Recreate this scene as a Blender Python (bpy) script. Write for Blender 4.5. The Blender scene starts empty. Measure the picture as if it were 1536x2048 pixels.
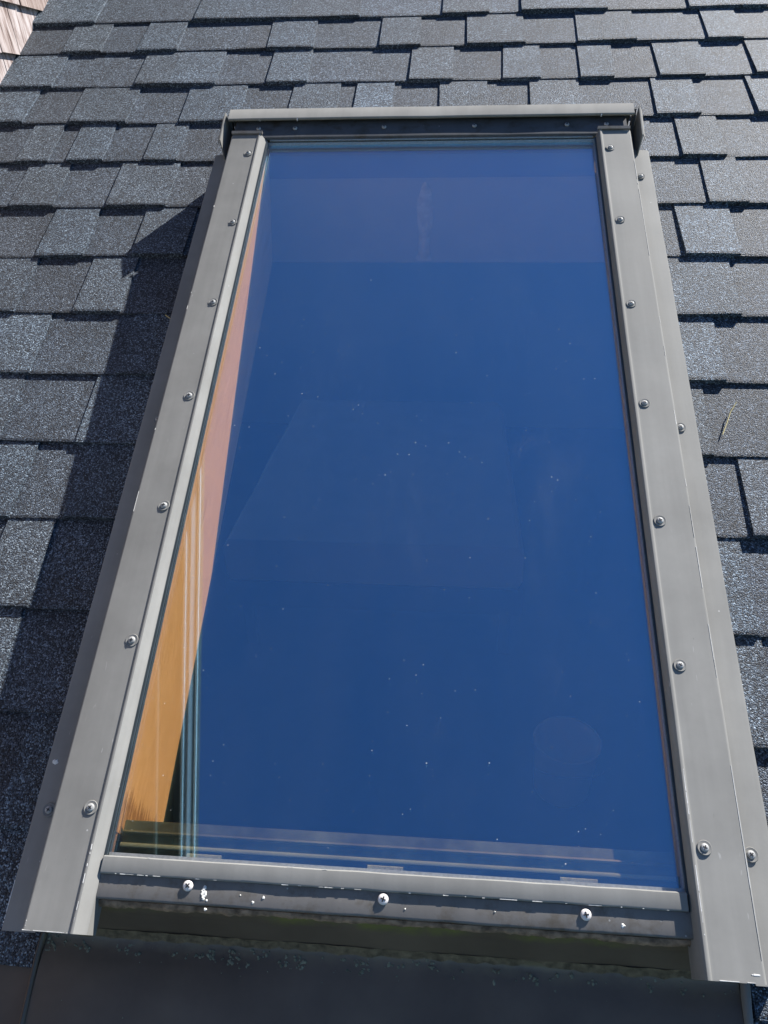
import bpy, bmesh, math, random
from mathutils import Matrix, Vector

random.seed(7)
SC = bpy.context.scene
COL = SC.collection
PITCH = math.radians(32)
Z0 = 5.0
# roof frame: u across the roof, v up the slope, w out of the roof (glass surface is w = 0)
RF = Matrix.Translation((0, 0, Z0)) @ Matrix.Rotation(PITCH, 4, 'X')

# ------------------------------------------------------------------ camera
cam_d = bpy.data.cameras.new('camera')
cam = bpy.data.objects.new('camera', cam_d)
COL.objects.link(cam)
SC.camera = cam
cam_d.sensor_fit = 'VERTICAL'
cam_d.sensor_height = 24
cam_d.lens = 24 * 1530 / 2048
cam_d.clip_start = 0.01
cam_d.clip_end = 3000
CR = Matrix(((0.99644, -0.02644, 0.08001), (0.06318, 0.86275, -0.50167), (-0.05576, 0.50494, 0.86135)))
cam.matrix_world = RF @ Matrix.Translation((0, 0, .87)) @ CR.to_4x4()

# ------------------------------------------------------------------ sky, sun, exposure
SUN = (RF.to_3x3() @ Vector((1.55, 2.3, 1.0))).normalized()
w = bpy.data.worlds.new('World')
SC.world = w
w.use_nodes = True
nt = w.node_tree
sky = nt.nodes.new('ShaderNodeTexSky')
sky.sky_type = 'NISHITA'
sky.sun_disc = False
sky.sun_elevation = math.asin(SUN.z)
sky.sun_rotation = math.atan2(SUN.x, SUN.y)
sky.altitude = 300
sky.air_density = 1.0
sky.dust_density = 0.0
sky.ozone_density = 9.0
nt.links.new(sky.outputs[0], nt.nodes['Background'].inputs[0])
nt.nodes['Background'].inputs[1].default_value = 0.073
sd = bpy.data.lights.new('sun', 'SUN')
sd.energy = 5.0
sd.angle = math.radians(.53)
sd.color = (1.0, .965, .91)
sun = bpy.data.objects.new('sun', sd)
COL.objects.link(sun)
sun.rotation_euler = SUN.to_track_quat('Z', 'Y').to_euler()
sun.location = (4, 4, 12)
SC.view_settings.view_transform = 'Standard'
SC.view_settings.look = 'None'
SC.view_settings.gamma = 1
SC.view_settings.exposure = 1.0
SC.render.engine = 'CYCLES'
SC.cycles.use_denoising = True
SC.cycles.transparent_max_bounces = 24
SC.cycles.max_bounces = 10
SC.cycles.sample_clamp_indirect = 8


# ------------------------------------------------------------------ mesh helpers
class MB:
    def __init__(s):
        s.v = []; s.f = []

    def add(s, vs, fs):
        o = len(s.v)
        s.v += [tuple(x) for x in vs]
        s.f += [[i + o for i in f] for f in fs]
        return s

    def box(s, a, b):
        (x0, y0, z0), (x1, y1, z1) = a, b
        return s.add([(x0, y0, z0), (x1, y0, z0), (x1, y1, z0), (x0, y1, z0), (x0, y0, z1), (x1, y0, z1), (x1, y1, z1), (x0, y1, z1)],
                     [(3, 2, 1, 0), (4, 5, 6, 7), (0, 1, 5, 4), (1, 2, 6, 5), (2, 3, 7, 6), (3, 0, 4, 7)])

    def hexa(s, lo, hi):
        return s.add(list(lo) + list(hi), [(3, 2, 1, 0), (4, 5, 6, 7), (0, 1, 5, 4), (1, 2, 6, 5), (2, 3, 7, 6), (3, 0, 4, 7)])

    def prof(s, pts, t0, t1, axis='v', n=1, wob=0, seed=0):
        """extrude a closed profile. axis v: pts are (u,w); axis u: pts are (v,w)"""
        rg = random.Random(seed)
        k = len(pts)
        vs = []
        for i in range(n + 1):
            t = t0 + (t1 - t0) * i / n
            da = wob * (rg.random() - .5); db = wob * (rg.random() - .5)
            for (a, b) in pts:
                vs.append((a + da, t, b + db) if axis == 'v' else (t, a + da, b + db))
        fs = []
        for i in range(n):
            for j in range(k):
                a, b = i * k + j, i * k + (j + 1) % k
                fs.append((a, b, b + k, a + k))
        fs.append(tuple(range(k - 1, -1, -1)))
        fs.append(tuple(n * k + j for j in range(k)))
        return s.add(vs, fs)

    def grid(s, P):
        n, m = len(P), len(P[0])
        return s.add([p for r in P for p in r],
                     [(i * m + j, i * m + j + 1, (i + 1) * m + j + 1, (i + 1) * m + j) for i in range(n - 1) for j in range(m - 1)])

    def lathe(s, pr, n=20, c=(0, 0, 0), ax=1.0):
        vs = []
        for (r, z) in pr:
            for i in range(n):
                a = 2 * math.pi * i / n
                vs.append((c[0] + r * math.cos(a), c[1] + r * math.sin(a), c[2] + z))
        fs = []
        for k in range(len(pr) - 1):
            for i in range(n):
                fs.append((k * n + i, k * n + (i + 1) % n, (k + 1) * n + (i + 1) % n, (k + 1) * n + i))
        fs.append(tuple((len(pr) - 1) * n + i for i in range(n)))
        return s.add(vs, fs)

    def mesh(s, name, mat, smooth=None, fix=True):
        me = bpy.data.meshes.new(name)
        me.from_pydata(s.v, [], s.f)
        if fix:
            bm = bmesh.new(); bm.from_mesh(me)
            bmesh.ops.recalc_face_normals(bm, faces=bm.faces)
            bm.to_mesh(me); bm.free()
        if mat: me.materials.append(mat)
        if smooth is not None:
            me.shade_smooth()
            me.set_sharp_from_angle(angle=math.radians(smooth))
        return me


def link(name, data, parent=None, loc=None, mat4=None):
    o = bpy.data.objects.new(name, data)
    COL.objects.link(o)
    if parent is not None:
        o.parent = parent
    if mat4 is not None: o.matrix_world = mat4
    if loc is not None: o.location = loc
    return o


def part(name, mb, mat, parent, smooth=None, label=None, fix=True):
    o = link(name, mb.mesh(name, mat, smooth, fix), parent)
    if label: o['label'] = label
    return o


def tag(o, label=None, cat=None, group=None, kind=None):
    if label: o['label'] = label
    if cat: o['category'] = cat
    if group: o['group'] = group
    if kind: o['kind'] = kind
    return o


# ------------------------------------------------------------------ materials
def newmat(name):
    m = bpy.data.materials.new(name)
    m.use_nodes = True
    t = m.node_tree
    return m, t, t.nodes['Principled BSDF']


def N(t, typ, **kw):
    n = t.nodes.new('ShaderNode' + typ)
    for k, v in kw.items():
        if k.startswith('i_'): n.inputs[k[2:].replace('_', ' ')].default_value = v
        else: setattr(n, k, v)
    return n


def ramp(t, fac, stops):
    r = t.nodes.new('ShaderNodeValToRGB')
    e = r.color_ramp.elements
    while len(e) < len(stops): e.new(.5)
    for el, (p, c) in zip(e, stops):
        el.position = p
        el.color = (c, c, c, 1) if isinstance(c, (int, float)) else (*c, 1)
    t.links.new(fac, r.inputs[0])
    return r


def mix(t, fac, a, b, blend='MIX'):
    n = t.nodes.new('ShaderNodeMix'); n.data_type = 'RGBA'; n.blend_type = blend
    for inp, val in ((n.inputs[0], fac), (n.inputs[6], a), (n.inputs[7], b)):
        if hasattr(val, 'links'): t.links.new(val, inp)
        elif isinstance(val, (int, float)): inp.default_value = val
        else: inp.default_value = (*val, 1)
    return n.outputs[2]


def math_(t, op, a, b=0.0, c=None):
    n = t.nodes.new('ShaderNodeMath'); n.operation = op
    for i, val in enumerate((a, b) if c is None else (a, b, c)):
        if hasattr(val, 'links'): t.links.new(val, n.inputs[i])
        else: n.inputs[i].default_value = val
    return n.outputs[0]


def coords(t, scale=(1, 1, 1)):
    tc = N(t, 'TexCoord'); mp = N(t, 'Mapping')
    mp.inputs['Scale'].default_value = scale
    t.links.new(tc.outputs['Object'], mp.inputs[0])
    return mp.outputs[0]


def noise(t, co, scale, detail=3, rough=.55):
    n = N(t, 'TexNoise'); n.inputs['Scale'].default_value = scale
    n.inputs['Detail'].default_value = detail; n.inputs['Roughness'].default_value = rough
    t.links.new(co, n.inputs['Vector'])
    return n.outputs[0]


def voro(t, co, scale, out='Distance', feature='F1'):
    n = N(t, 'TexVoronoi'); n.feature = feature; n.inputs['Scale'].default_value = scale
    t.links.new(co, n.inputs['Vector'])
    return n.outputs[out]


def bump(t, h, p, strength, dist):
    b = N(t, 'Bump'); b.inputs['Strength'].default_value = strength; b.inputs['Distance'].default_value = dist
    t.links.new(h, b.inputs['Height'])
    t.links.new(b.outputs[0], p.inputs['Normal'])
    return b


def mat_shingle():
    m, t, p = newmat('asphalt_granules')
    co = coords(t)
    n0 = N(t, 'TexVoronoi'); n0.inputs['Scale'].default_value = 560
    t.links.new(co, n0.inputs['Vector'])
    sep = N(t, 'SeparateColor'); t.links.new(n0.outputs['Color'], sep.inputs[0])
    g = ramp(t, sep.outputs[0], [(0, (.010, .011, .014)), (.35, (.026, .03, .036)), (.6, (.058, .067, .078)), (.82, (.115, .132, .148)), (.94, (.2, .225, .24)), (1, (.32, .345, .355))])
    oi = N(t, 'ObjectInfo')
    tint = ramp(t, oi.outputs['Random'], [(0, (.72, .78, .86)), (.3, (.88, .91, .96)), (.55, (.78, .87, .97)), (.8, (.96, 1.04, 1.13)), (1, (1.1, 1.22, 1.34))])
    c = mix(t, 1.0, g.outputs[0], tint.outputs[0], 'MULTIPLY')
    c = mix(t, 1.0, c, oi.outputs['Color'], 'MULTIPLY')   # printed tone of the tab: dark lower layer, paler raised tabs
    blot = ramp(t, noise(t, co, 14, 3), [(.3, .8), (.7, 1.15)])
    c = mix(t, 1.0, c, blot.outputs[0], 'MULTIPLY')
    warm = ramp(t, noise(t, co, 5, 2), [(.5, 0), (.8, .15)])
    c = mix(t, warm.outputs[0], c, mix(t, 1.0, c, (1.08, .98, .86), 'MULTIPLY'))
    t.links.new(c, p.inputs['Base Color'])
    p.inputs['Roughness'].default_value = .6
    p.inputs['Specular IOR Level'].default_value = .4
    h = math_(t, 'ADD', math_(t, 'MULTIPLY', sep.outputs[1], .6), math_(t, 'MULTIPLY', math_(t, 'SUBTRACT', 1.0, n0.outputs['Distance']), .9))
    bump(t, h, p, .9, .0020)
    return m


def mat_metal(name, base, rough=.6, specks=True, mottled=.1, dirt=None, spec=.14):
    m, t, p = newmat(name)
    co = coords(t)
    n1 = noise(t, co, 9, 5, .6)
    lo = tuple(x * (1 - mottled) for x in base); hi = tuple(x * (1 + mottled) for x in base)
    c = ramp(t, n1, [(.3, lo), (.7, hi)]).outputs[0]
    if specks:
        sp = voro(t, co, 55)
        k = ramp(t, sp, [(0.0, 1), (.045, .9), (.06, 0)]).outputs[0]
        gate = ramp(t, noise(t, co, 23, 2), [(.56, 0), (.6, 1)]).outputs[0]
        k = mix(t, 1.0, k, gate, 'MULTIPLY')
        c = mix(t, math_(t, 'MULTIPLY', k, .6), c, (.62, .62, .6))
        # dull run marks down the slope and dark scuffs
        run = ramp(t, noise(t, coords(t, (45, 2.2, 45)), 1.0, 4, .6), [(.35, .94), (.6, 1.03)]).outputs[0]
        c = mix(t, 1.0, c, run, 'MULTIPLY')
        scf = ramp(t, noise(t, coords(t, (150, 60, 150)), 1.0, 4, .7), [(.68, 0), (.74, .5)]).outputs[0]
        sg = ramp(t, noise(t, co, 11, 2), [(.58, 0), (.66, 1)]).outputs[0]
        c = mix(t, mix(t, 1.0, scf, sg, 'MULTIPLY'), c, tuple(x * .45 for x in base))
        co2 = coords(t, (260, 40, 200))
        sc = ramp(t, noise(t, co2, 1.0, 2), [(.71, 0), (.75, .5)]).outputs[0]
        g2 = ramp(t, noise(t, co, 7, 2), [(.55, 0), (.66, 1)]).outputs[0]
        c = mix(t, mix(t, 1.0, sc, g2, 'MULTIPLY'), c, (.5, .5, .48))
    if dirt:
        dn = ramp(t, noise(t, co, 30, 6, .7), [(.5, 0), (.68, .75)]).outputs[0]
        c = mix(t, dn, c, dirt)
    t.links.new(c, p.inputs['Base Color'])
    r = ramp(t, noise(t, co, 18, 4), [(.3, rough - .06), (.7, rough + .1)])
    t.links.new(r.outputs[0], p.inputs['Roughness'])
    p.inputs['Specular IOR Level'].default_value = spec
    hb = math_(t, 'ADD', noise(t, co, 6, 2), math_(t, 'MULTIPLY', noise(t, co, 140, 2), .03))
    bump(t, hb, p, .25, .006)
    return m


def mat_plain(name, base, rough=.6, metal=0, var=.12, scale=40, bmp=0):
    m, t, p = newmat(name)
    co = coords(t)
    nz = noise(t, co, scale, 4)
    c = ramp(t, nz, [(.3, tuple(x * (1 - var) for x in base)), (.7, tuple(x * (1 + var) for x in base))])
    t.links.new(c.outputs[0], p.inputs['Base Color'])
    p.inputs['Roughness'].default_value = rough
    p.inputs['Metallic'].default_value = metal
    if bmp: bump(t, nz, p, .5, bmp)
    return m


def mat_pine():
    m, t, p = newmat('pine_wood')
    co = coords(t, (22, 1.6, 22))
    wv = noise(t, co, 5.0, 5, .6)
    c = ramp(t, wv, [(.36, (.70, .66, .46)), (.47, (.91, .92, .78)), (.53, (.78, .76, .56)), (.64, (.92, .93, .82))]).outputs[0]
    tc = N(t, 'TexCoord'); sx = N(t, 'SeparateXYZ'); t.links.new(tc.outputs['Object'], sx.inputs[0])
    # water stains soaked up from the lower end of the board: dark streaks that start at the sill
    low = N(t, 'MapRange'); low.inputs[1].default_value = .185 - .65; low.inputs[2].default_value = .13 - .65
    t.links.new(sx.outputs[1], low.inputs[0])
    st = noise(t, coords(t, (60, 7, 60)), 2.2, 3)
    k = ramp(t, math_(t, 'MULTIPLY', low.outputs[0], st), [(.36, 0), (.5, .7)]).outputs[0]
    c = mix(t, k, c, (.13, .05, .025))
    t.links.new(c, p.inputs['Base Color'])
    p.inputs['Roughness'].default_value = .5
    return m


def mat_cedar():
    m, t, p = newmat('weathered_cedar')
    co = coords(t, (40, 40, 3))
    oi = N(t, 'ObjectInfo')
    g = noise(t, co, 2.2, 6, .65)
    a = ramp(t, g, [(.34, (.1, .065, .055)), (.46, (.3, .25, .235)), (.6, (.46, .425, .42))]).outputs[0]
    b = ramp(t, oi.outputs['Random'], [(0, (.72, .6, .52)), (.5, (1, .95, .93)), (1, (1.12, 1.1, 1.1))]).outputs[0]
    t.links.new(mix(t, 1.0, a, b, 'MULTIPLY'), p.inputs['Base Color'])
    p.inputs['Roughness'].default_value = .85
    bump(t, g, p, .7, .003)
    return m


def mat_glass(name, f0, tint, refl, dusty):
    m = bpy.data.materials.new(name); m.use_nodes = True
    t = m.node_tree
    for n in list(t.nodes):
        if n.type != 'OUTPUT_MATERIAL': t.nodes.remove(n)
    out = t.nodes['Material Output']
    geo = N(t, 'NewGeometry')
    d = N(t, 'VectorMath'); d.operation = 'DOT_PRODUCT'
    t.links.new(geo.outputs['Incoming'], d.inputs[0]); t.links.new(geo.outputs['Normal'], d.inputs[1])
    c = math_(t, 'ABSOLUTE', d.outputs['Value'])
    g5 = math_(t, 'MULTIPLY', math_(t, 'POWER', math_(t, 'SUBTRACT', 1.0, c), 5.0), .3)
    # coated glass: what it reflects in a colour it does not let through
    fc = mix(t, g5, tuple(f0 * x for x in refl), (1, 1, 1))
    tc_ = mix(t, 1.0, (1, 1, 1), fc, 'SUBTRACT')
    tc_ = mix(t, 1.0, tc_, tint, 'MULTIPLY')
    tr = N(t, 'BsdfTransparent'); t.links.new(tc_, tr.inputs[0])
    gl = N(t, 'BsdfGlossy'); t.links.new(fc, gl.inputs['Color']); gl.inputs['Roughness'].default_value = 0.0
    ms = N(t, 'AddShader'); t.links.new(tr.outputs[0], ms.inputs[0]); t.links.new(gl.outputs[0], ms.inputs[1])
    fin = ms.outputs[0]
    if dusty:
        co = coords(t)
        tiny = N(t, 'TexVoronoi'); tiny.inputs['Scale'].default_value = 130; t.links.new(co, tiny.inputs['Vector'])
        sp = N(t, 'SeparateColor'); t.links.new(tiny.outputs['Color'], sp.inputs[0])
        rad = math_(t, 'MULTIPLY', math_(t, 'POWER', sp.outputs[0], 5.0), .10)
        k1 = math_(t, 'LESS_THAN', tiny.outputs['Distance'], rad)
        k1 = math_(t, 'MULTIPLY', k1, ramp(t, noise(t, co, 4.5, 3), [(.42, .25), (.62, 1)]).outputs[0])
        film = ramp(t, noise(t, coords(t, (1, .35, 1)), 7.5, 6, .65), [(.38, 0.001), (.6, .004), (.8, .016)]).outputs[0]
        gr = ramp(t, noise(t, co, 900, 1), [(.66, 0), (.72, 1)]).outputs[0]
        patch = ramp(t, noise(t, co, 9, 2), [(.66, 0), (.75, .22)]).outputs[0]
        k = math_(t, 'MAXIMUM', math_(t, 'MULTIPLY', k1, .85), math_(t, 'ADD', film, math_(t, 'MULTIPLY', gr, patch)))
        df = N(t, 'BsdfDiffuse'); df.inputs[0].default_value = (.62, .62, .6, 1)
        m2 = N(t, 'MixShader'); t.links.new(k, m2.inputs[0]); t.links.new(fin, m2.inputs[1]); t.links.new(df.outputs[0], m2.inputs[2])
        fin = m2.outputs[0]
    t.links.new(fin, out.inputs['Surface'])
    return m


def mat_curb():
    m, t, p = newmat('apron_metal')
    co = coords(t)
    c = ramp(t, noise(t, co, 7, 5, .6), [(.3, (.075, .054, .038)), (.7, (.145, .108, .076))]).outputs[0]
    tc = N(t, 'TexCoord'); sx = N(t, 'SeparateXYZ'); t.links.new(tc.outputs['Object'], sx.inputs[0])
    # moss and grime on the upright part only (a growth with its own patchy outline)
    up = N(t, 'MapRange'); up.inputs[1].default_value = .008; up.inputs[2].default_value = .034
    t.links.new(sx.outputs[1], up.inputs[0])
    k = ramp(t, math_(t, 'MULTIPLY', up.outputs[0], noise(t, co, 16, 6, .7)), [(.3, 0), (.5, .85)]).outputs[0]
    moss = ramp(t, noise(t, co, 9, 3), [(.45, (.11, .08, .05)), (.6, (.17, .18, .035))]).outputs[0]
    c = mix(t, k, c, moss)
    # brown grime settled along the fold
    fold = N(t, 'MapRange'); fold.inputs[1].default_value = -.035; fold.inputs[2].default_value = -.003
    t.links.new(sx.outputs[1], fold.inputs[0])
    below = math_(t, 'LESS_THAN', sx.outputs[1], .006)
    gk = ramp(t, math_(t, 'MULTIPLY', math_(t, 'MULTIPLY', fold.outputs[0], below), noise(t, co, 26, 6, .75)), [(.3, 0), (.55, .85)]).outputs[0]
    c = mix(t, gk, c, (.15, .12, .075))
    t.links.new(c, p.inputs['Base Color'])
    r = ramp(t, noise(t, co, 12, 4), [(.3, .3), (.7, .46)]); t.links.new(r.outputs[0], p.inputs['Roughness'])
    bump(t, noise(t, co, 5, 2), p, .35, .01)
    return m


M_SH = mat_shingle()
M_MET = mat_metal('grey_bronze_paint', (.242, .237, .222), mottled=.13, spec=.05, rough=.66)
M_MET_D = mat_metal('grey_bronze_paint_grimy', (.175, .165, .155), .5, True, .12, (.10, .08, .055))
M_HOODF = mat_metal('shadowed_head_metal', (.085, .088, .095), .55, True, .15, (.05, .04, .03))  # hood's shade is put into this darker head colour, besides the grime
M_BARE_GLINT = mat_plain('bare_aluminium_glint', (.7, .69, .66), .45, .15, .15, 200)
M_SCREW = mat_plain('zinc_screw', (.36, .36, .35), .6, .0, .3, 150)
M_SCREW_W = mat_plain('painted_screw', (.7, .66, .64), .45, 0, .1, 120)
M_BLACK = mat_plain('black_recess', (.008, .008, .009), .6)
M_GASKET = mat_plain('grey_gasket', (.12, .16, .17), .4, 0, .3, 30)
M_SPACER = mat_plain('spacer_bar', (.45, .46, .47), .35, .5, .15, 300)
M_LEDGE = mat_plain('sash_ledge', (.075, .13, .155), .55, 0, .85, 16)
M_STRIP = mat_plain('sash_strip_grey', (.24, .42, .52), .45, 0, .15, 30)
M_TUBE = mat_plain('dark_rubber', (.035, .045, .05), .4, 0, .2, 30)
M_CLIP = mat_plain('clip_metal', (.34, .56, .68), .5, .2, .3, 180)
M_PINE = mat_pine()
M_TRIM = mat_plain('painted_lining', (.40, .46, .52), .6, 0, .06, 12)
M_CEDAR = mat_cedar()
M_GL_O = mat_glass('outer_glass', .05, (.985, .992, .99), (.8, .95, 1.0), True)
M_GL_I = mat_glass('coated_glass', .44, (.99, .99, .99), (.29, .64, 1.0), False)
M_GL_P = mat_glass('added_window_glass', .04, (.97, .98, .97), (1, 1, 1), False)
M_APRON = mat_curb()
M_CORK = mat_plain('rotten_wood_edge', (.24, .165, .11), .95, 0, .6, 90, .004)
M_DIRT = mat_plain('settled_dirt', (.13, .10, .06), .95, 0, .5, 120, .002)
M_DECK = mat_plain('roof_deck', (.12, .1, .08), .9)
M_LICHEN = mat_plain('lichen', (.17, .175, .125), .95, 0, .4, 160, .002)
M_DROP = mat_plain('bird_dropping', (.72, .71, .66), .9, 0, .2, 300, .001)
M_STRAW = mat_plain('straw', (.5, .42, .18), .7)
M_WALLP = mat_plain('room_plaster', (.72, .7, .67), .8, 0, .06, 3)
M_FLOOR = mat_plain('room_floor_boards', (.09, .065, .045), .6, 0, .2, 4)
M_LINEN = mat_plain('bed_linen', (.85, .84, .83), .85, 0, .06, 6, .004)
M_BUCKET = mat_plain('white_plastic', (.88, .88, .88), .4, 0, .03)
M_SOFFIT = mat_plain('dark_soffit_paint', (.018, .018, .018), .6)
M_GREYTRIM = mat_plain('grey_trim_paint', (.2, .2, .2), .5)
M_WHITE = mat_plain('white_trim_paint', (.75, .75, .74), .45, 0, .04)
M_SIDING = mat_plain('house_siding', (.42, .36, .31), .8, 0, .1, 8)
M_GRASS = mat_plain('lawn', (.055, .085, .03), .9, 0, .4, .8)

# ------------------------------------------------------------------ ground and house body
g = MB().grid([[(x, y, 0) for x in (-1500, -30, 30, 1500)] for y in (-1500, -30, 30, 1500)])
tag(link('ground', g.mesh('ground', M_GRASS)), 'mown green lawn around the house', None, None, 'structure')

HX0, HX1, HY0, HY1, RIDGE_V = -2.4, 2.2, -1.2, 8.0, 4.0
ry = RIDGE_V * math.cos(PITCH); rz = Z0 + RIDGE_V * math.sin(PITCH)
ez = Z0 - 1.05
house = tag(link('house', None), 'house body with brown siding below the shingled roof', 'house')
for a, b in (((HX0, HY0, 0), (HX1, HY0 + .15, ez)), ((HX0, HY1 - .15, 0), (HX1, HY1, ez)),
             ((HX0, HY0 + .152, 0), (HX0 + .15, HY1 - .152, ez)), ((HX1 - .15, HY0 + .152, 0), (HX1, HY1 - .152, ez))):
    part('wall', MB().box(a, b), M_SIDING, house)
WY0, WY1, WZ0, WZ1 = 2.2, 4.4, Z0 - .85, Z0 + .35      # window opening added in the left gable, out of view, to light the room
def slope_z(y):
    return min(Z0 + y * math.tan(PITCH), rz - (y - ry) * (rz - ez) / (HY1 - ry)) - .4
def gable_piece(x, y0, y1, zlo, zhi=None):
    t0 = zhi if zhi else max(zlo + .01, slope_z(y0)); t1 = zhi if zhi else max(zlo + .01, slope_z(y1))
    return MB().hexa([(x, y0, zlo), (x + .15, y0, zlo), (x + .15, y1, zlo), (x, y1, zlo)], [(x, y0, t0), (x + .15, y0, t0), (x + .15, y1, t1), (x, y1, t1)])
for y0, y1 in ((HY0 + .152, ry), (ry, HY1 - .152)):
    part('gable', gable_piece(HX1 - .15, y0, y1, ez + .002), M_SIDING, house)
for y0, y1, zl, zh in ((HY0 + .152, WY0, ez + .002, None), (WY0, WY1, ez + .002, WZ0), (WY0, ry, WZ1, None), (ry, WY1, WZ1, None), (WY1, HY1 - .152, ez + .002, None)):
    part('gable', gable_piece(HX0, y0, y1, zl, zh), M_SIDING, house)
wf = MB()
for (p0, p1) in (((HX0 + .04, WY0, WZ0), (HX0 + .1, WY0 + .06, WZ1)), ((HX0 + .04, WY1 - .06, WZ0), (HX0 + .1, WY1, WZ1)), ((HX0 + .04, WY0 + .061, WZ0), (HX0 + .1, WY1 - .061, WZ0 + .06)), ((HX0 + .04, WY0 + .061, WZ1 - .06), (HX0 + .1, WY1 - .061, WZ1))):
    wf.box(p0, p1)
win = part('added_window', wf, M_WHITE, house)
part('pane', MB().box((HX0 + .066, WY0 + .061, WZ0 + .061), (HX0 + .07, WY1 - .061, WZ1 - .061)), M_GL_P, win)
m = MB().hexa([(HX0 - .1, ry + .002, rz - .15), (HX1 + .1, ry + .002, rz - .15), (HX1 + .1, HY1 + .2, ez - .1), (HX0 - .1, HY1 + .2, ez - .1)],
              [(HX0 - .1, ry + .002, rz - .09), (HX1 + .1, ry + .002, rz - .09), (HX1 + .1, HY1 + .2, ez - .04), (HX0 - .1, HY1 + .2, ez - .04)])
part('back_roof', m, M_SH, house)

# the room seen through the glass
FZ = Z0 - 1.62
m = MB().box((-1.9, -.8, FZ - .05), (1.9, 5.6, FZ)); tag(link('room_floor', m.mesh('room_floor', M_FLOOR)), None, None, None, 'structure')
m = MB().box((-1.9, 5.602, FZ - .05), (1.9, 5.7, Z0 + 1.0)); tag(link('room_wall_back', m.mesh('room_wall_back', M_WALLP)), None, None, None, 'structure')
for nm, x in (('room_wall_right', 1.902),):
    m = MB().add([(x, -.8, FZ - .05), (x, 5.6, FZ - .05), (x, 5.6, Z0 + .55), (x, ry, rz - .36), (x, -.8, Z0 - .95)] +
                 [(x + .098, -.8, FZ - .05), (x + .098, 5.6, FZ - .05), (x + .098, 5.6, Z0 + .55), (x + .098, ry, rz - .36), (x + .098, -.8, Z0 - .95)],
                 [(0, 1, 2, 3, 4), (9, 8, 7, 6, 5), (0, 5, 6, 1), (1, 6, 7, 2), (2, 7, 8, 3), (3, 8, 9, 4), (4, 9, 5, 0)])
    tag(link(nm, m.mesh(nm, M_WALLP)), None, None, None, 'structure')
m = MB()
for y0, y1, zl, zh in ((-.8, WY0, FZ - .05, None), (WY0, WY1, FZ - .05, WZ0), (WY0, ry, WZ1, None), (ry, WY1, WZ1, None), (WY1, 5.6, FZ - .05, None)):
    t0 = zh or slope_z(y0); t1 = zh or slope_z(y1)
    m.hexa([(-2.0, y0, zl), (-1.902, y0, zl), (-1.902, y1, zl), (-2.0, y1, zl)], [(-2.0, y0, t0), (-1.902, y0, t0), (-1.902, y1, t1), (-2.0, y1, t1)])
tag(link('room_wall_left', m.mesh('room_wall_left', M_WALLP)), None, None, None, 'structure')
m = MB().box((-1.9, -.9, FZ - .05), (1.9, -.802, Z0 - .93)); tag(link('room_wall_front', m.mesh('room_wall_front', M_WALLP)), None, None, None, 'structure')

bed = tag(link('bed', None, None, (-.33, 3.5, FZ)), 'pale rectangular bed faintly visible in the dark room through the glass', 'bed')
m = MB().prof([(-.67, .4), (-.69, .44), (-.69, .58), (-.66, .62), (.66, .62), (.69, .58), (.69, .44), (.67, .4)], -.97, .95, 'v', 6, .006, 3)
part('mattress', m, M_LINEN, bed, 40)
part('bed_frame', MB().box((-.7, -.98, .26), (.7, .96, .398)), M_FLOOR, bed)
for sx in (-.64, .6):
    for sy in (-.94, .88):
        part('leg', MB().box((sx, sy, 0), (sx + .05, sy + .05, .259)), M_FLOOR, bed)
bk = tag(link('bucket', None, None, (.48, 1.74, FZ)), 'white plastic bucket on the room floor, faintly visible through the glass', 'bucket')
part('bucket_body', MB().lathe([(.0, .0), (.1, 0), (.105, .01), (.12, .235), (.126, .24), (.126, .25), (.117, .25), (.113, .23), (.098, .02), (0, .018)], 28), M_BUCKET, bk, 40)
hm = MB()
ring = [(.124 * math.cos(a), .124 * math.sin(a) * .35 - .1, .2 + .0 * a) for a in [math.pi + math.pi * i / 14 for i in range(15)]]
for i in range(14):
    a, b = Vector(ring[i]), Vector(ring[i + 1])
    hm.hexa([a, b, b + Vector((0, .003, 0)), a + Vector((0, .003, 0))], [a + Vector((0, 0, .003)), b + Vector((0, 0, .003)), b + Vector((0, .003, .003)), a + Vector((0, .003, .003))])
part('handle', hm, M_SCREW, bk)

# ------------------------------------------------------------------ roof deck + shingles
HU0, HU1, HV0, HV1 = -.404, .333, .10, 1.3375     # hole at the foot of the skylight shaft
def deck(w0, w1):
    m = MB()
    U = [-2.5, HU0, HU1, 2.3]; V = [-1.6, HV0, HV1, RIDGE_V]
    for i in range(3):
        for j in range(3):
            if (i, j) == (1, 1): continue
            m.box((U[i], V[j], w0), (U[i + 1], V[j + 1], w1))
    return m
roof = tag(link('roof', deck(-.32, -.108).mesh('roof', M_DECK), None, None, RF), 'dark grey asphalt shingle roof around the skylight', None, None, 'structure')

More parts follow.
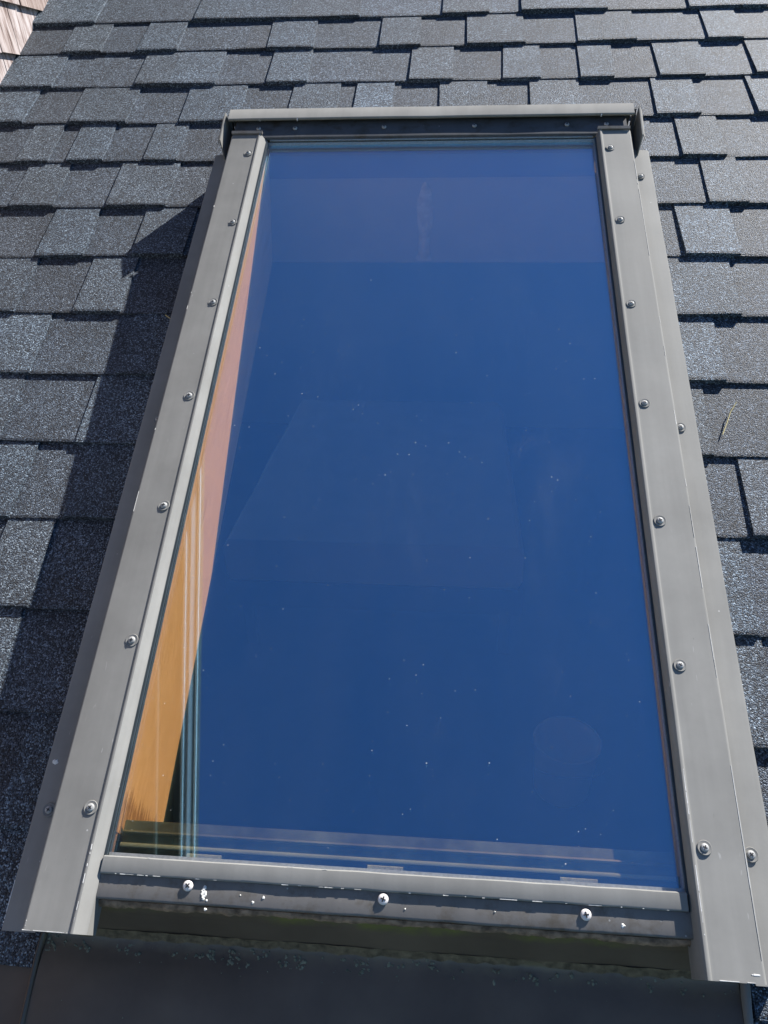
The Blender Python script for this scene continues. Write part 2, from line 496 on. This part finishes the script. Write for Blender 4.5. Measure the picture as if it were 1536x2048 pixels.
EXP = .1413
VB = {'A': 1.92, 'B': 1.79, 'C': 1.653, 'D': 1.517, 'E': 1.384, 'F': 1.242, 'G': 1.102, 'H': .959, 'I': .817, 'J': .675, 'K': .535, 'L': .392, 'M': .246, 'N': .107}
TABS = {
 'A': '-1.05R -.883L -.635R -.405R -.235L -.038R .071L .146R .343L .526R .7L .83',
 'B': '-1.05L -.928R -.835L -.746R -.651L -.485L -.437R -.33L -.178R -.084L .021R .152L .267R .396L .484L .549R .625L .74R .84',
 'C': '-1.05R -.914L -.812L -.72R -.64R -.536L -.42R -.329L -.292L -.207L -.104R -.009L .099R .18L .264R .335L .43R .524L .628R .725L .82',
 'D': '-1.05R -.942L -.834R -.709L -.59R -.462L -.358R -.254L -.218R -.138L -.034R .066L .154R .256L .408R .496L .608R .718L .82',
 'E': '-1.05L -.913R -.844L -.803R -.726L -.639R -.569L -.432', 'Er': '.327L .442R .526L .636R .75',
 'F': '-1.0L -.882R -.792L -.682R -.562L -.456', 'Fr': '.351L .471R .543L .637R .74',
 'G': '-.96L -.785R -.692L -.597R -.499L -.456', 'Gr': '.351L .411R .505L .617R .72',
 'H': '-.9R -.782L -.672R -.585L -.456', 'Hr': '.351R .483L .606R .7',
 'I': '-.85R -.709L -.558R -.456', 'Ir': '.351R .436L .561R .66',
 'J': '-.824R -.716L -.588R -.456', 'Jr': '.351R .396L .547R .64',
 'K': '-.772R -.654L -.57R -.456', 'Kr': '.351L .428R .532L .62',
 'L': '-.736L -.659R -.58L -.456', 'Lr': '.351R .411L .527R .62',
 'M': '-.705R -.587L -.456', 'Mr': '.351R .41L .518R .6',
 'N': '-.651L -.532R -.456', 'Nr': '.351L .398R .51L .6',
}
def parse(s):
    out = []
    for tk in s.split():
        out.append((float(tk.rstrip('RL')), tk[-1] if tk[-1] in 'RL' else ''))
    return out

def wav(u, v):
    return math.sin(u * 6.1 + v * 9.7) * .55 + math.sin(u * 13.3 - v * 21 + 1.3) * .3 + math.sin(u * 29 + v * 47) * .15

def shingle(mb, u0, u1, vb, exp, typ, rg):
    """one exposed tab: raised (R) or the lower layer between two tabs (L)"""
    raised = typ == 'R'
    hb = -.0912 if raised else -.0958
    ht = -.0992 if raised else -.1025
    hb += rg.uniform(-.0008, .0008)
    n = max(3, min(6, int((u1 - u0) / .03)))
    s0 = rg.uniform(-.004, .004) if raised else 0
    s1 = rg.uniform(-.004, .004) if raised else 0
    ext = 0 if raised else .006
    vt = vb + exp + .02
    dv = rg.uniform(-.0012, .0012)
    top, mid, bot, und = [], [], [], []
    for i in range(n + 1):
        f = i / n
        ub = u0 - ext + (u1 - u0 + 2 * ext) * f
        ut = ub + s0 * (1 - f) + s1 * f
        wv = wav(ub, vb)
        jv = dv + wv * .002 + rg.uniform(-.0004, .0004)
        lift = (wv + 1) * .0011
        top.append((ut, vt, ht))
        mid.append((ub + (ut - ub) * .04, vb + jv + .004, hb + lift))
        bot.append((ub, vb + jv, hb + lift - .0012))
        und.append((ub, vb + jv + .001, -.109))
    m = n + 1
    vs = top + mid + bot + und + [(u0 - ext + s0, vt, -.109), (u1 + ext + s1, vt, -.109)]
    fs = []
    for r in range(3):
        for i in range(n):
            fs.append((r * m + i, (r + 1) * m + i, (r + 1) * m + i + 1, r * m + i + 1))
    a, b = 4 * m, 4 * m + 1
    fs.append((0, a, 3 * m, 2 * m, m))
    fs.append((n, m + n, 2 * m + n, 3 * m + n, b))
    mb.add(vs, fs)

rg = random.Random(21)
rest = MB()
ends = {}
vprev = {}
order = 'ABCDEFGHIJKLMN'
courses = []
for i, k in enumerate(order):
    exp = (VB[order[i - 1]] - VB[k]) if i else EXP
    for key in (k, k + 'r'):
        if key not in TABS: continue
        L = parse(TABS[key])
        courses.append((VB[k], exp, L))
# two courses at the foot of the picture, beside the apron
for vb, l0, r0 in ((-.0345, -.437, .331), (-.176, -.60, .331)):
    courses.append((vb, EXP, [(-.66, 'L'), (-.55, 'R'), (l0, '')] if vb > -.1 else [(-.76, 'R'), (-.66, 'L'), (l0, '')]))
    courses.append((vb, EXP, [(r0, 'R'), (.40, 'L'), (.5, 'R'), (.6, '')]))
for vb, exp, L in courses:
    for (a, ty), (b, _) in zip(L[:-1], L[1:]):
        mb = MB(); shingle(mb, a, b, vb, exp, ty, rg)
        o = part('shingle', mb, M_SH, roof, None, None)
        o.color = (1.2, 1.29, 1.38, 1) if ty == 'R' else (.93, .97, 1.06, 1)

def fill(u0, u1, vb):
    u = u0; ty = rg.choice('RL')
    while u < u1 - .03:
        wd = rg.uniform(.07, .16); e = min(u1, u + wd)
        if u1 - e < .05: e = u1
        shingle(rest, u, e, vb, EXP, ty, rg)
        ty = 'L' if ty == 'R' else 'R'; u = e
allv = [(k, VB[k]) for k in order] + [('O', -.0345), ('P', -.176)]
for k, vb in allv:
    row = [L for (v, e, L) in courses if v == vb]
    lo = min(L[0][0] for L in row); hi = max(L[-1][0] for L in row)
    if lo > -1.04: fill(-1.05, lo, vb)
    fill(hi, 2.3, vb)
    fill(-2.5, -1.07, vb)
    if k == 'P': fill(-.6, .331, vb - .0)
v = -.176
while v > -1.5:
    v -= EXP; fill(-2.5, 2.3, v)
v = 1.92
while v < RIDGE_V - .2:
    v += EXP; fill(-2.5, 2.3, v)
tag(part('shingle_field', rest, M_SH, roof), None, None, None, 'stuff')

# ------------------------------------------------------------------ dormer on the left
Y = math.cos
EZ = Z0 + 1.432
dorm = tag(link('dormer', None, None, (-1.05, .5, Z0)), 'weathered cedar shingled dormer side wall at the upper left of the roof', 'dormer')
def dp(name, mb, mat, smooth=None, parent=None, label=None):
    mb.v = [(x + 1.05, y - .5, z - Z0) for (x, y, z) in mb.v]
    return part(name, mb, mat, parent or dorm, smooth, label)
def roofz(y): return Z0 + y * math.tan(PITCH) - .1 / math.cos(PITCH)
yf = -.72; yb = 2.45
wall = MB().add([(-1.075, yf, roofz(yf) - .05), (-1.075, yb, roofz(yb) - .05), (-1.075, yb, EZ), (-1.075, yf, EZ),
                 (-1.052, yf, roofz(yf) - .05), (-1.052, yb, roofz(yb) - .05), (-1.052, yb, EZ), (-1.052, yf, EZ)],
                [(3, 2, 1, 0), (4, 5, 6, 7), (0, 1, 5, 4), (1, 2, 6, 5), (2, 3, 7, 6), (3, 0, 4, 7)])
dp('wall', wall, M_SOFFIT)
rc = random.Random(5)
k = -14
while True:
    zb = Z0 + .871 + .102 * k
    if zb > EZ - .03: break
    y = yf + rc.uniform(0, .08)
    while y < yb - .02:
        wd = rc.uniform(.065, .15)
        y1 = min(yb, y + wd - .003)
        jz = rc.uniform(-.003, .003)
        ztop = min(zb + .135, EZ - .002)
        if ztop > roofz(y) + .0 and y1 - y > .02:
            tb = .02 + rc.uniform(-.003, .003)
            x0 = -1.0515
            m = MB().hexa([(x0, y, zb + jz), (x0 + tb, y + .001, zb + jz), (x0 + tb, y1 - .001, zb + jz + rc.uniform(-.003, .003)), (x0, y1, zb + jz)],
                          [(x0, y, ztop), (x0 + .004, y, ztop), (x0 + .004, y1, ztop), (x0, y1, ztop)])
            dp('cedar_shingle', m, M_CEDAR)
        y += wd
    k += 1
# horizontal eave: dark soffit with thin white edges, grey fascia
ox = -.777
dp('soffit', MB().box((-1.05, yf - .2, EZ + .004), (ox - .008, yb, EZ + .02)), M_SOFFIT)
dp('fascia', MB().box((ox - .006, yf - .2, EZ + .002), (ox + .016, yb, EZ + .12)), M_SOFFIT)
dp('drip_edge', MB().box((ox + .0165, yf - .2, EZ + .115), (ox + .0225, yb, EZ + .1255)), M_WHITE)
dp('fascia_band', MB().box((ox + .0165, yf - .2, EZ + .045), (ox + .0205, yb, EZ + .08)), M_GREYTRIM)
dp('fascia_bead', MB().box((ox + .0165, yf - .2, EZ + .003), (ox + .0205, yb, EZ + .009)), M_WHITE)
dp('soffit_bead', MB().box((ox - .058, yf - .2, EZ - .002), (ox - .0535, yb, EZ + .003)), M_WHITE)
dp('roof_slope', MB().hexa([(ox + .024, yf - .2, EZ + .126), (ox + .024, yb, EZ + .126), (-1.9, yb, EZ + .86), (-1.9, yf - .2, EZ + .86)],
                           [(ox + .024, yf - .2, EZ + .15), (ox + .024, yb, EZ + .15), (-1.9, yb + .9, EZ + .89), (-1.9, yf - .2, EZ + .89)]), M_SH)
dp('front_wall', MB().box((-2.4, yf, roofz(yf) - .05), (-1.077, yf + .08, EZ + .1)), M_CEDAR)

# ------------------------------------------------------------------ skylight
SB = Vector((-.052, .65, 0.0))
skyl = tag(link('skylight', None, None, None, RF @ Matrix.Translation(SB)),
           'large rectangular roof skylight with grey metal frame and blue reflecting glass', 'skylight')
def sp(name, mb, mat, smooth=None, parent=None, label=None):
    mb.v = [(x - SB.x, y - SB.y, z - SB.z) for (x, y, z) in mb.v]
    return part(name, mb, mat, parent or skyl, smooth, label)

# shift materials: object coordinates are relative to SB; the pine stain uses v, so keep the jambs' own offset in mind
WT = .012
def rail(side):
    # profile from outside to inside, written for the left rail and mirrored about the skylight's axis
    c = -.052
    def X(u): return u if side < 0 else 2 * c - u
    ins = -.3505
    pts = [(-.4165, -.022), (-.4165, WT - .0042), (-.4155, WT - .0018), (-.4142, WT - .0004), (-.4125, WT), (-.368, WT), (-.3655, WT + .0005), (-.3642, WT + .002), (-.3625, WT + .0027),
           (-.3608, WT + .0024), (-.3595, WT + .001)]
    if side < 0: pts += [(-.3535, .0025), (-.3515, .0012), (-.3515, -.022)]
    else: pts += [(-.3585, WT - .002), (-.3565, .002), (-.3562, -.022)]
    m = MB().prof([(X(a), b) for a, b in pts], 0.0, 1.303, 'v', 16, .0005, 3 + side)
    r = sp('side_rail', m, M_MET, 35)
    fl = [(-.4172, -.0255), (-.4172, -.0235), (-.453, -.0262), (-.4558, -.0272), (-.457, -.030), (-.4572, -.099), (-.4552, -.099), (-.455, -.0305), (-.453, -.0285)]
    m = MB().prof([(X(a), b) for a, b in fl], -.0015, 1.30, 'v', 16, .0006, 9 + side)
    f = sp('side_flange', m, M_MET, 35)
    # body below the rail so that nothing shows between rail and flange
    m = MB().box((min(X(-.4160), X(-.4060)), .036, -.107), (max(X(-.4160), X(-.4060)), 1.30, -.0225))
    sp('curb', m, M_DECK)
    return r, f
rl, fl_ = rail(-1)
rr, fr_ = rail(1)

# screws: head with cross recess on a dished washer
def screw_meshes():
    h = MB().lathe([(.0040, .0), (.0044, .0012), (.0040, .0022), (.0028, .0028), (.0006, .0031)], 16)
    me = h.mesh('screw', M_SCREW, 50)
    w_ = MB().lathe([(.0072, -.0006), (.0078, .0004), (.0072, .0011), (.0058, .0007), (.0044, .0004)], 20)
    wm = w_.mesh('washer', M_MET, 60)
    x = MB()
    for a in (0.4, 0.4 + math.pi / 2):
        ca, sa = math.cos(a), math.sin(a)
        l, t_ = .0022, .0005
        P = [(-l, -t_), (l, -t_), (l, t_), (-l, t_)]
        x.hexa([(px * ca - py * sa, px * sa + py * ca, .0026) for px, py in P], [(px * ca - py * sa, px * sa + py * ca, .0033 + (.0001 if a > 1 else 0)) for px, py in P])
    xm = x.mesh('cross_recess', M_BLACK)
    return me, wm, xm
S_H, S_W, S_X = screw_meshes()
S_HP = S_H.copy(); S_HP.materials.clear(); S_HP.materials.append(M_SCREW_W)
rs = random.Random(3)
def screw(u, v, w, washer=True, painted=False, s=1.0, tilt=(0, 0)):
    o = link('screw', S_HP if painted else S_H, skyl)
    o.location = Vector((u, v, w)) - SB
    o.rotation_euler = (tilt[0] + rs.uniform(-.04, .04), tilt[1] + rs.uniform(-.04, .04), rs.uniform(0, 6.28))
    o.scale = (s, s, s)
    if washer: link('washer', S_W, o)
    link('cross_recess', S_X, o)
    return o
for v in (1.2485, 1.0616, .874, .6864, .5001, .3106, .1194): screw(-.3745 + rs.uniform(-.0015, .0015), v, WT + .0004, s=rs.uniform(.96, 1.04), tilt=(rs.uniform(-.05, .05), rs.uniform(-.05, .05)))
for v in (1.2527, 1.064, .8749, .6849, .4973, .3077, .1158): screw(.2712 + rs.uniform(-.001, .001), v, WT + .0004, s=rs.uniform(.96, 1.04), tilt=(rs.uniform(-.05, .05), rs.uniform(-.05, .05)))
for u, v in ((-.4300, .6697), (-.4375, .1194), (.3292, 1.2233), (.3275, .6715), (.3285, .1165)): screw(u, v, -.0232 - (.0009 if u < 0 else .0004), s=1.0)
for u, v in ((-.2557, .0509), (-.0526, .0505), (.1496, .0488)): screw(u, v, .0010, False, True, 1.25)

# sill: cap along the glass, flange below it
m = MB().prof([(.0745, -.003), (.0748, .0035), (.0735, .005), (.0592, .0052), (.0577, .0044), (.0572, .003), (.0572, -.0025), (.0585, -.003)], -.3508, .2495, 'u', 20, .0006, 31)
cap = sp('sill_cap', m, M_MET, 35)
m = MB().prof([(.0590, -.0052), (.0590, -.0035), (.0569, .0004), (.036, .0004), (.0342, -.0006), (.0336, -.0028), (.0336, -.0115), (.0352, -.0115), (.0352, -.0055)], -.3565, .2530, 'u', 20, .0006, 32)
sf = sp('sill_flange', m, M_MET_D, 35)
# rotten, dirty packing under the flange
P = []
rr_ = random.Random(11)
aa = 0.0
for i in range(201):
    u = -.3565 + .6095 * i / 200
    aa = aa * .85 + rr_.uniform(-.0006, .0006)
    a = aa + rr_.uniform(-.0005, .0005); b = aa * 1.5 + rr_.uniform(-.001, .001)
    P.append([(u, .0330, -.0098), (u, .0300 + a * .5, -.0100), (u, .0272 + a, -.0150 + b * .4), (u, .0300 + a * .6, -.0240 + b), (u, .042, -.028)])
sp('packing', MB().grid(P), M_CORK, 60)

# worn and sun-highlighted edges, the highlight painted as bright strips
def wear_glint(u0, v0, w0, u1, v1, w1, n, cover, wd, seed, parent, off=(0, 0, 0)):
    rr2 = random.Random(seed); m = MB(); t = 0.0
    a = Vector((u0, v0, w0)); b = Vector((u1, v1, w1)); d = (b - a); L = d.length; dn = d / L
    while t < L:
        l = rr2.expovariate(1 / (L / n)) + .001
        if rr2.random() < cover:
            e = min(L, t + l)
            p0 = a + dn * t; p1 = a + dn * e
            x = wd * rr2.uniform(.4, 1.1)
            side = Vector((1, 0, 0)) if abs(dn.y) > .5 else Vector((0, 1, 0))
            up = Vector((0, 0, .0005))
            m.hexa([p0 - side * x, p0 + side * x, p1 + side * x * .7, p1 - side * x * .8], [p0 - side * x * .6 + up, p0 + side * x * .6 + up, p1 + side * x * .4 + up, p1 - side * x * .5 + up])
        t += l
    tag(sp('wear_glint_edge', m, M_BARE_GLINT, None, None), None, None, None, 'stuff')
wear_glint(-.3505, .0575, .0042, .249, .0575, .0042, 170, .25, .0005, 1, cap)
wear_glint(-.3505, .0740, .0046, .249, .0740, .0046, 40, .3, .0004, 2, cap)
wear_glint(.3098, .002, WT - .0003, .3098, 1.29, WT - .0003, 60, .5, .0004, 3, rr)  # sun highlight along the rail's outer edge painted in, with some chips
wear_glint(-.4138, .002, WT - .0003, -.4138, 1.29, WT - .0003, 70, .08, .0005, 4, rl)
wear_glint(.2588, .002, WT + .0021, .2588, .25, WT + .0021, 30, .6, .0006, 5, rr)
wear_glint(-.3625, .002, WT + .0023, -.3625, .10, WT + .0023, 20, .4, .0006, 6, rl)
wear_glint(-.415, .0006, WT - .0002, -.367, .0006, WT - .0002, 12, .8, .0006, 7, rl)
for q_ in range(3): wear_glint(-.413, .0045 + .0022 * q_, WT - .00035, -.368, .0042 + .0022 * q_, WT - .00035, 22, .55, .0011, 50 + q_, rl)
wear_glint(.263, .0075, WT - .00035, .306, .0072, WT - .00035, 18, .3, .0010, 60, rr)
wear_glint(-.456, .002, -.0272, -.456, .05, -.0272, 10, .6, .0008, 8, fl_)
wear_glint(.261, .0006, WT - .0002, .311, .0006, WT - .0002, 10, .35, .0005, 9, rr)

# glass unit
GU0, GU1, GV0, GV1 = -.3512, .2524, .0745, 1.3055
pane = sp('glass_pane', MB().box((GU0, GV0 - .002, -.004), (GU1, GV1, 0.0)), M_GL_O)
pane2 = sp('inner_glass_pane', MB().box((GU0, GV0 - .002, -.0135), (GU1, GV1, -.0100)), M_GL_I)
e = .0055; f_ = .002
for a, b in (((GU0, GV0, -.0099), (GU0 + f_, GV1, -.0041)), ((GU1 - f_, GV0, -.0099), (GU1, GV1, -.0041)),
             ((GU0 + f_, GV1 - .003, -.0099), (GU1 - f_, GV1, -.0041)), ((GU0 + f_, GV0, -.0099), (GU1 - f_, GV0 + .004, -.0041))):
    sp('spacer_bar', MB().box(a, b), M_TUBE if b[0] < -.3 else M_SPACER)
for a, b in (((-.3514, .06, .0001), (-.3488, 1.3, .0022)), ((.2500, .073, .0001), (.2522, 1.3, .002))):
    sp('gasket', MB().box(a, b), M_TUBE)
sp('top_gasket', MB().box((-.345, 1.3015, .0001), (.2475, 1.3043, .0014)), M_SPACER)

# things under the glass along the sill
sp('sash_ledge', MB().prof([(.0745, -.030), (.1145, -.030), (.1150, -.032), (.1150, -.05), (.0745, -.05)], -.349, .250, 'u', 1), M_LEDGE)
sp('sash_bead', MB().prof([(.0995, -.0297), (.1000, -.0265), (.1022, -.0255), (.1040, -.0265), (.1045, -.0297)], -.3485, .2495, 'u', 1), M_LEDGE, 50)
sp('sash_strip', MB().prof([(.0868, -.0297), (.0872, -.0272), (.0892, -.0265), (.0910, -.0272), (.0914, -.0297)], -.3485, .2495, 'u', 1), M_STRIP, 50)
for u0 in (-.2719, -.0735, .1306):
    sp('clip', MB().prof([(.0755, -.0298), (.0755, -.0275), (.0835, -.0275), (.0842, -.0285), (.0842, -.0298)], u0, u0 + .0385, 'u', 1), M_CLIP)

# shaft lining boards
def board(name, a0, a1, b0, b1, mat, out, label=None):
    o = Vector(out)
    lo = [Vector(a0), Vector(a1), Vector(b1), Vector(b0)]
    return sp(name, MB().hexa([p + o for p in lo], lo), mat, None, None, label)
jl = board('jamb', (-.3500, .1, -.0140), (-.3500, 1.30, -.0140), (-.404, .1, -.3195), (-.404, 1.3375, -.3195), M_PINE, (-.02, 0, 0), 'sunlit yellow pine side lining with water stains at its foot')
jr = board('jamb', (.2512, 1.30, -.0140), (.2512, .1, -.0140), (.333, 1.3375, -.3195), (.333, .1, -.3195), M_PINE, (.02, 0, 0))
# head: a painted strip next to the glass, then the pine board, the joint between them a small step
M_TRIM2 = mat_plain('painted_sash', (.2, .21, .3), .6, 0, .06, 12)
board('head_trim', (-.3505, 1.300, -.0140), (.2515, 1.300, -.0140), (-.362, 1.3045, -.082), (.266, 1.3045, -.082), M_TRIM2, (0, .02, 0))
board('head_lining', (-.362, 1.3075, -.0822), (.266, 1.3075, -.0822), (-.404, 1.3375, -.3195), (.333, 1.3375, -.3195), M_TRIM, (0, .02, 0))
board('sill_lining', (.2515, .1, -.0502), (-.3505, .1, -.0502), (.333, .1, -.3195), (-.404, .1, -.3195), M_PINE, (0, -.02, 0))
# hardened sealant run on the head lining
Lr = [(-.092, .0), (-.100, .006), (-.1082, .0085), (-.122, .012), (-.14, .016), (-.16, .0175), (-.18, .0165), (-.205, .0155), (-.23, .0135), (-.25, .012), (-.27, .012), (-.29, .0145), (-.304, .0165), (-.312, .014)]
Pg = []
rq = random.Random(4)
for wz_, hw in Lr:
    vv = 1.3075 + (-.0822 - wz_) / (.2373) * .03
    cx = -.0555 - (abs(wz_) - .09) * .03
    cx += rq.uniform(-.0015, .0015)
    Pg.append([(cx + hw * s * rq.uniform(.8, 1.15), vv - .0006 - .004 * (1 - s * s) * (1 if hw else 0), wz_ + rq.uniform(-.002, .002)) for s in (-1, -.6, 0, .6, 1)])
sp('sealant_run', MB().grid(Pg), mat_plain('old_sealant', (.56, .64, .7), .6, 0, .2, 60), 60, None, 'pale drip of sealant on the head lining behind the glass')

# head flashing: hood, recessed front, ledge
hu0, hu1 = -.427, .3210
m = MB().prof([(1.3420, .0150), (1.3410, .0162), (1.3407, .0188), (1.3420, .0204), (1.3695, .0210), (1.3720, .0195), (1.3730, .0160), (1.3740, -.098), (1.3720, -.098), (1.3710, .0150), (1.3685, .0180), (1.3440, .0178)], hu0, hu1, 'u', 14, .0007, 41)
hood = sp('hood', m, M_MET, 35)
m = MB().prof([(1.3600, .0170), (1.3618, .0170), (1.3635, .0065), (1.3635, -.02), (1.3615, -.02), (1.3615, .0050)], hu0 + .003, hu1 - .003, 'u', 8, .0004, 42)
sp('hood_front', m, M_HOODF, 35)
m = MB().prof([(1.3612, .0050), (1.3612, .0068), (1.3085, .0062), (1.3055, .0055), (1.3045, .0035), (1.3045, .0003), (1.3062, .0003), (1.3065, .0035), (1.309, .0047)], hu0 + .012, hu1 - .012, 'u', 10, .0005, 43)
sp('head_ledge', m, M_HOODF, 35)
sp('head_ledge_end', MB().prof([(1.3058, .0132), (1.3030, .0128), (1.3022, .0165), (1.3075, .0182), (1.3085, .0132)], -.4145, -.357, 'u', 3, .0004, 44), M_MET_D, 35)
sp('head_ledge_end', MB().prof([(1.3058, .0132), (1.3030, .0128), (1.3022, .0165), (1.3075, .0182), (1.3085, .0132)], .2535, .3105, 'u', 3, .0004, 45), M_MET_D, 35)
for u in (-.3689, -.2996, -.1324, .0343, .2018, .272): screw(u, 1.3285, .0070, False, False, 1.0)
for u in (-.366, -.296, .262): screw(u, 1.3408, .0172, False, True, .6, (math.pi / 2, 0))

# folded ears at both ends of the head flashing
def ear(side):
    c = -.052
    def X(u): return u if side < 0 else 2 * c - u
    # outer wall with sloped lower end, folded lip, channel floor
    o0, o1 = X(-.4350), X(-.4330)
    poly = [(1.290, -.098), (1.286, -.05), (1.283, -.020), (1.290, .012), (1.364, .019), (1.37, -.098)]
    m = MB()
    lean = .002 * (1 if side > 0 else -1)
    vs = [(o0 + (lean if w_ > -.02 else 0), v_, w_) for v_, w_ in poly] + [(o1 + (lean if w_ > -.02 else 0), v_, w_) for v_, w_ in poly]
    n = len(poly)
    m.add(vs, [tuple(range(n)), tuple(range(2 * n - 1, n - 1, -1))] + [(i, (i + 1) % n, n + (i + 1) % n, n + i) for i in range(n)])
    a = sp('end_ear', m, M_MET, None)
    l0, l1 = X(-.4352) + lean, X(-.4400) + lean
    m = MB().hexa([(l0, 1.293, .0100), (l1, 1.287, .002), (l1, 1.362, .009), (l0, 1.364, .0160)],
                  [(l0, 1.293, .0120), (l1, 1.287, .004), (l1, 1.362, .011), (l0, 1.364, .0180)])
    sp('ear_lip', m, M_MET)
    m = MB().prof([(1.283, -.034), (1.283, -.030), (1.352, -.028), (1.366, .012), (1.370, .012), (1.371, -.034)], min(X(-.4328), X(-.4275)), max(X(-.4328), X(-.4275)), 'u', 1)
    sp('ear_channel', m, M_HOODF)
ear(-1); ear(1)

# bird dropping and flecks stuck on the sill flange
rb = random.Random(9)
def blob(mb, u, v, w_, r, h, n=9):
    ring = []
    for i in range(n):
        a = 2 * math.pi * i / n
        q = r * rb.uniform(.6, 1.2)
        ring.append((u + q * math.cos(a), v + q * math.sin(a), w_))
    top = [(u + (x - u) * .55, v + (y - v) * .55, w_ + h * rb.uniform(.7, 1.2)) for x, y, z in ring]
    mb.add(ring + top + [(u, v, w_ + h)], [(i, (i + 1) % n, n + (i + 1) % n, n + i) for i in range(n)] + [(n + i, n + (i + 1) % n, 2 * n) for i in range(n)])
m = MB()
for i in range(17):
    blob(m, -.2378 + rb.gauss(0, .0024), .0425 + rb.gauss(0, .0042), -.0003 + .0008, rb.uniform(.0009, .0024), rb.uniform(.0004, .0014))
d = tag(link('bird_dropping', m.mesh('bird_dropping', M_DROP), None, None, RF), 'crusty white bird dropping on the lower metal sill beside a screw', 'dropping')
m = MB()
for u, v, r in ((.1856, .0413, .0022), (-.176, .0445, .0018), (-.186, .0395, .0017), (-.2, .0455, .001), (-.03, .043, .001), (.06, .046, .0009)):
    blob(m, u, v, .0005, r, .0008)
tag(sp('fleck', m, M_DROP), None, None, None, 'stuff')
m = MB(); blob(m, -.4462, .172, -.0262, .0042, .001, 12)
sp('paint_fleck', m, M_DROP)

# ------------------------------------------------------------------ apron flashing
apr = tag(link('apron_flashing', None, None, None, RF), 'dark metal apron flashing with lichen below the skylight sill', 'flashing')
ra = random.Random(14)
def wob(u, v): return .0032 * math.sin(u * 9 + 1) * math.sin(v * 31 + .4) + .0011 * math.sin(u * 23 + v * 17)
rows = [(.037, -.0285), (.034, -.0295), (.022, -.053), (.010, -.077), (.006, -.0835), (.0015, -.0872), (-.004, -.0885), (-.012, -.0885), (-.022, -.0872), (-.035, -.0865), (-.055, -.0868), (-.08, -.0872), (-.12, -.088), (-.2, -.088), (-.31, -.0885)]
us = [-.4325 + (.3185 + .4325) * i / 40 for i in range(41)]
P = [[(u, v + (.0006 * math.sin(u * 40) if -.03 < v < .02 else 0), w_ + (wob(u, v) if v < -.006 else wob(u, v) * .3)) for u in us] for v, w_ in rows]
part('apron_sheet', MB().grid(P), M_APRON, apr, 60)
P = []
for i in range(81):
    u = -.4315 + .749 * i / 80
    a = ra.uniform(-.0006, .0006)
    P.append([(u, .0072 + a, -.0803), (u, .0052 + a, -.0830), (u, .0032 + a, -.0848 + a * .5), (u, .0012 + a * 1.6, -.0866), (u, -.0012 + a * 2, -.0884)])
part('dirt_line', MB().grid(P), M_DIRT, apr, 60)
# left folded seam and wing
P = []
for v in (-.001, -.02, -.05, -.09, -.14, -.22, -.31):
    j = .0012 * math.sin(v * 60)
    P.append([(-.4326 + j, v, -.0885), (-.4338 + j, v, -.0835), (-.4362 + j, v, -.082), (-.4385 + j, v, -.0845), (-.4392 + j, v, -.0915), (-.4405 + j, v, -.0985)])
part('folded_seam', MB().grid(P), M_APRON, apr, 60)
P = [[(u, v, -.0985 + .004 * (1 + math.sin(u * 30 + v * 11)) * .5) for u in [-.60 + .1594 * i / 10 for i in range(11)]] for v in (-.028, -.04, -.06, -.1, -.16, -.24, -.31)]
part('apron_wing', MB().grid(P), M_APRON, apr, 60)
# right rolled edge
P = []
for v in (.0, -.008, -.02, -.035, -.05, -.08, -.14, -.22, -.31):
    j = .0015 * math.sin(v * 70 + 1)
    P.append([(.3184 + j, v, -.0885), (.3188 + j, v, -.0815), (.3205 + j, v, -.0792), (.3232 + j, v, -.0788), (.3262 + j, v, -.0802), (.3272 + j, v, -.084), (.328 + j, v, -.099)])
part('rolled_edge', MB().grid(P), M_MET, apr, 60)
m = MB()
for i in range(210):
    u = ra.uniform(-.43, .31)
    f = max(0, 1 - (u + .43) / .74)
    if ra.random() > .25 + .75 * f: continue
    v = -.006 + ra.gauss(0, .0055) - (.002 if ra.random() < .7 else .012 * ra.random())
    v = min(v, .0015)
    cl = ra.randint(1, 5)
    for c_ in range(cl):
        blob(m, u + ra.gauss(0, .002), v + ra.gauss(0, .0018), -.0880 + wob(u, v), ra.uniform(.0005, .0021), ra.uniform(.0003, .0007), 7)
for i in range(25):
    u, v = ra.uniform(-.42, .3), ra.uniform(-.08, -.02)
    blob(m, u, v, -.0872 + wob(u, v), ra.uniform(.0005, .0012), .0006, 6)
tag(part('lichen', m, M_LICHEN, apr), None, None, None, 'stuff')

# ------------------------------------------------------------------ stray straws
def straw(pts, label):
    m = MB()
    for a, b in zip(pts[:-1], pts[1:]):
        a, b = Vector(a), Vector(b); s = (b - a).cross(Vector((0, 0, 1))).normalized() * .0009
        z = Vector((0, 0, .0016))
        m.hexa([a - s, a + s, b + s * .8, b - s * .8], [a - s * .5 + z, a + s * .5 + z, b + s * .4 + z, b - s * .4 + z])
    tag(link('straw', m.mesh('straw', M_STRAW), None, None, RF), label, 'straw', 'dry straws on the shingles')
straw([(.4128, .7105, -.0925), (.4225, .7325, -.092), (.4305, .7525, -.0915), (.4413, .7699, -.089)], 'thin dry yellow straw lying on the shingles right of the skylight')
straw([(-.4990, .9480, -.0915), (-.488, .9395, -.0915), (-.4770, .9340, -.091)], 'short dry straw on the shaded shingles left of the skylight')
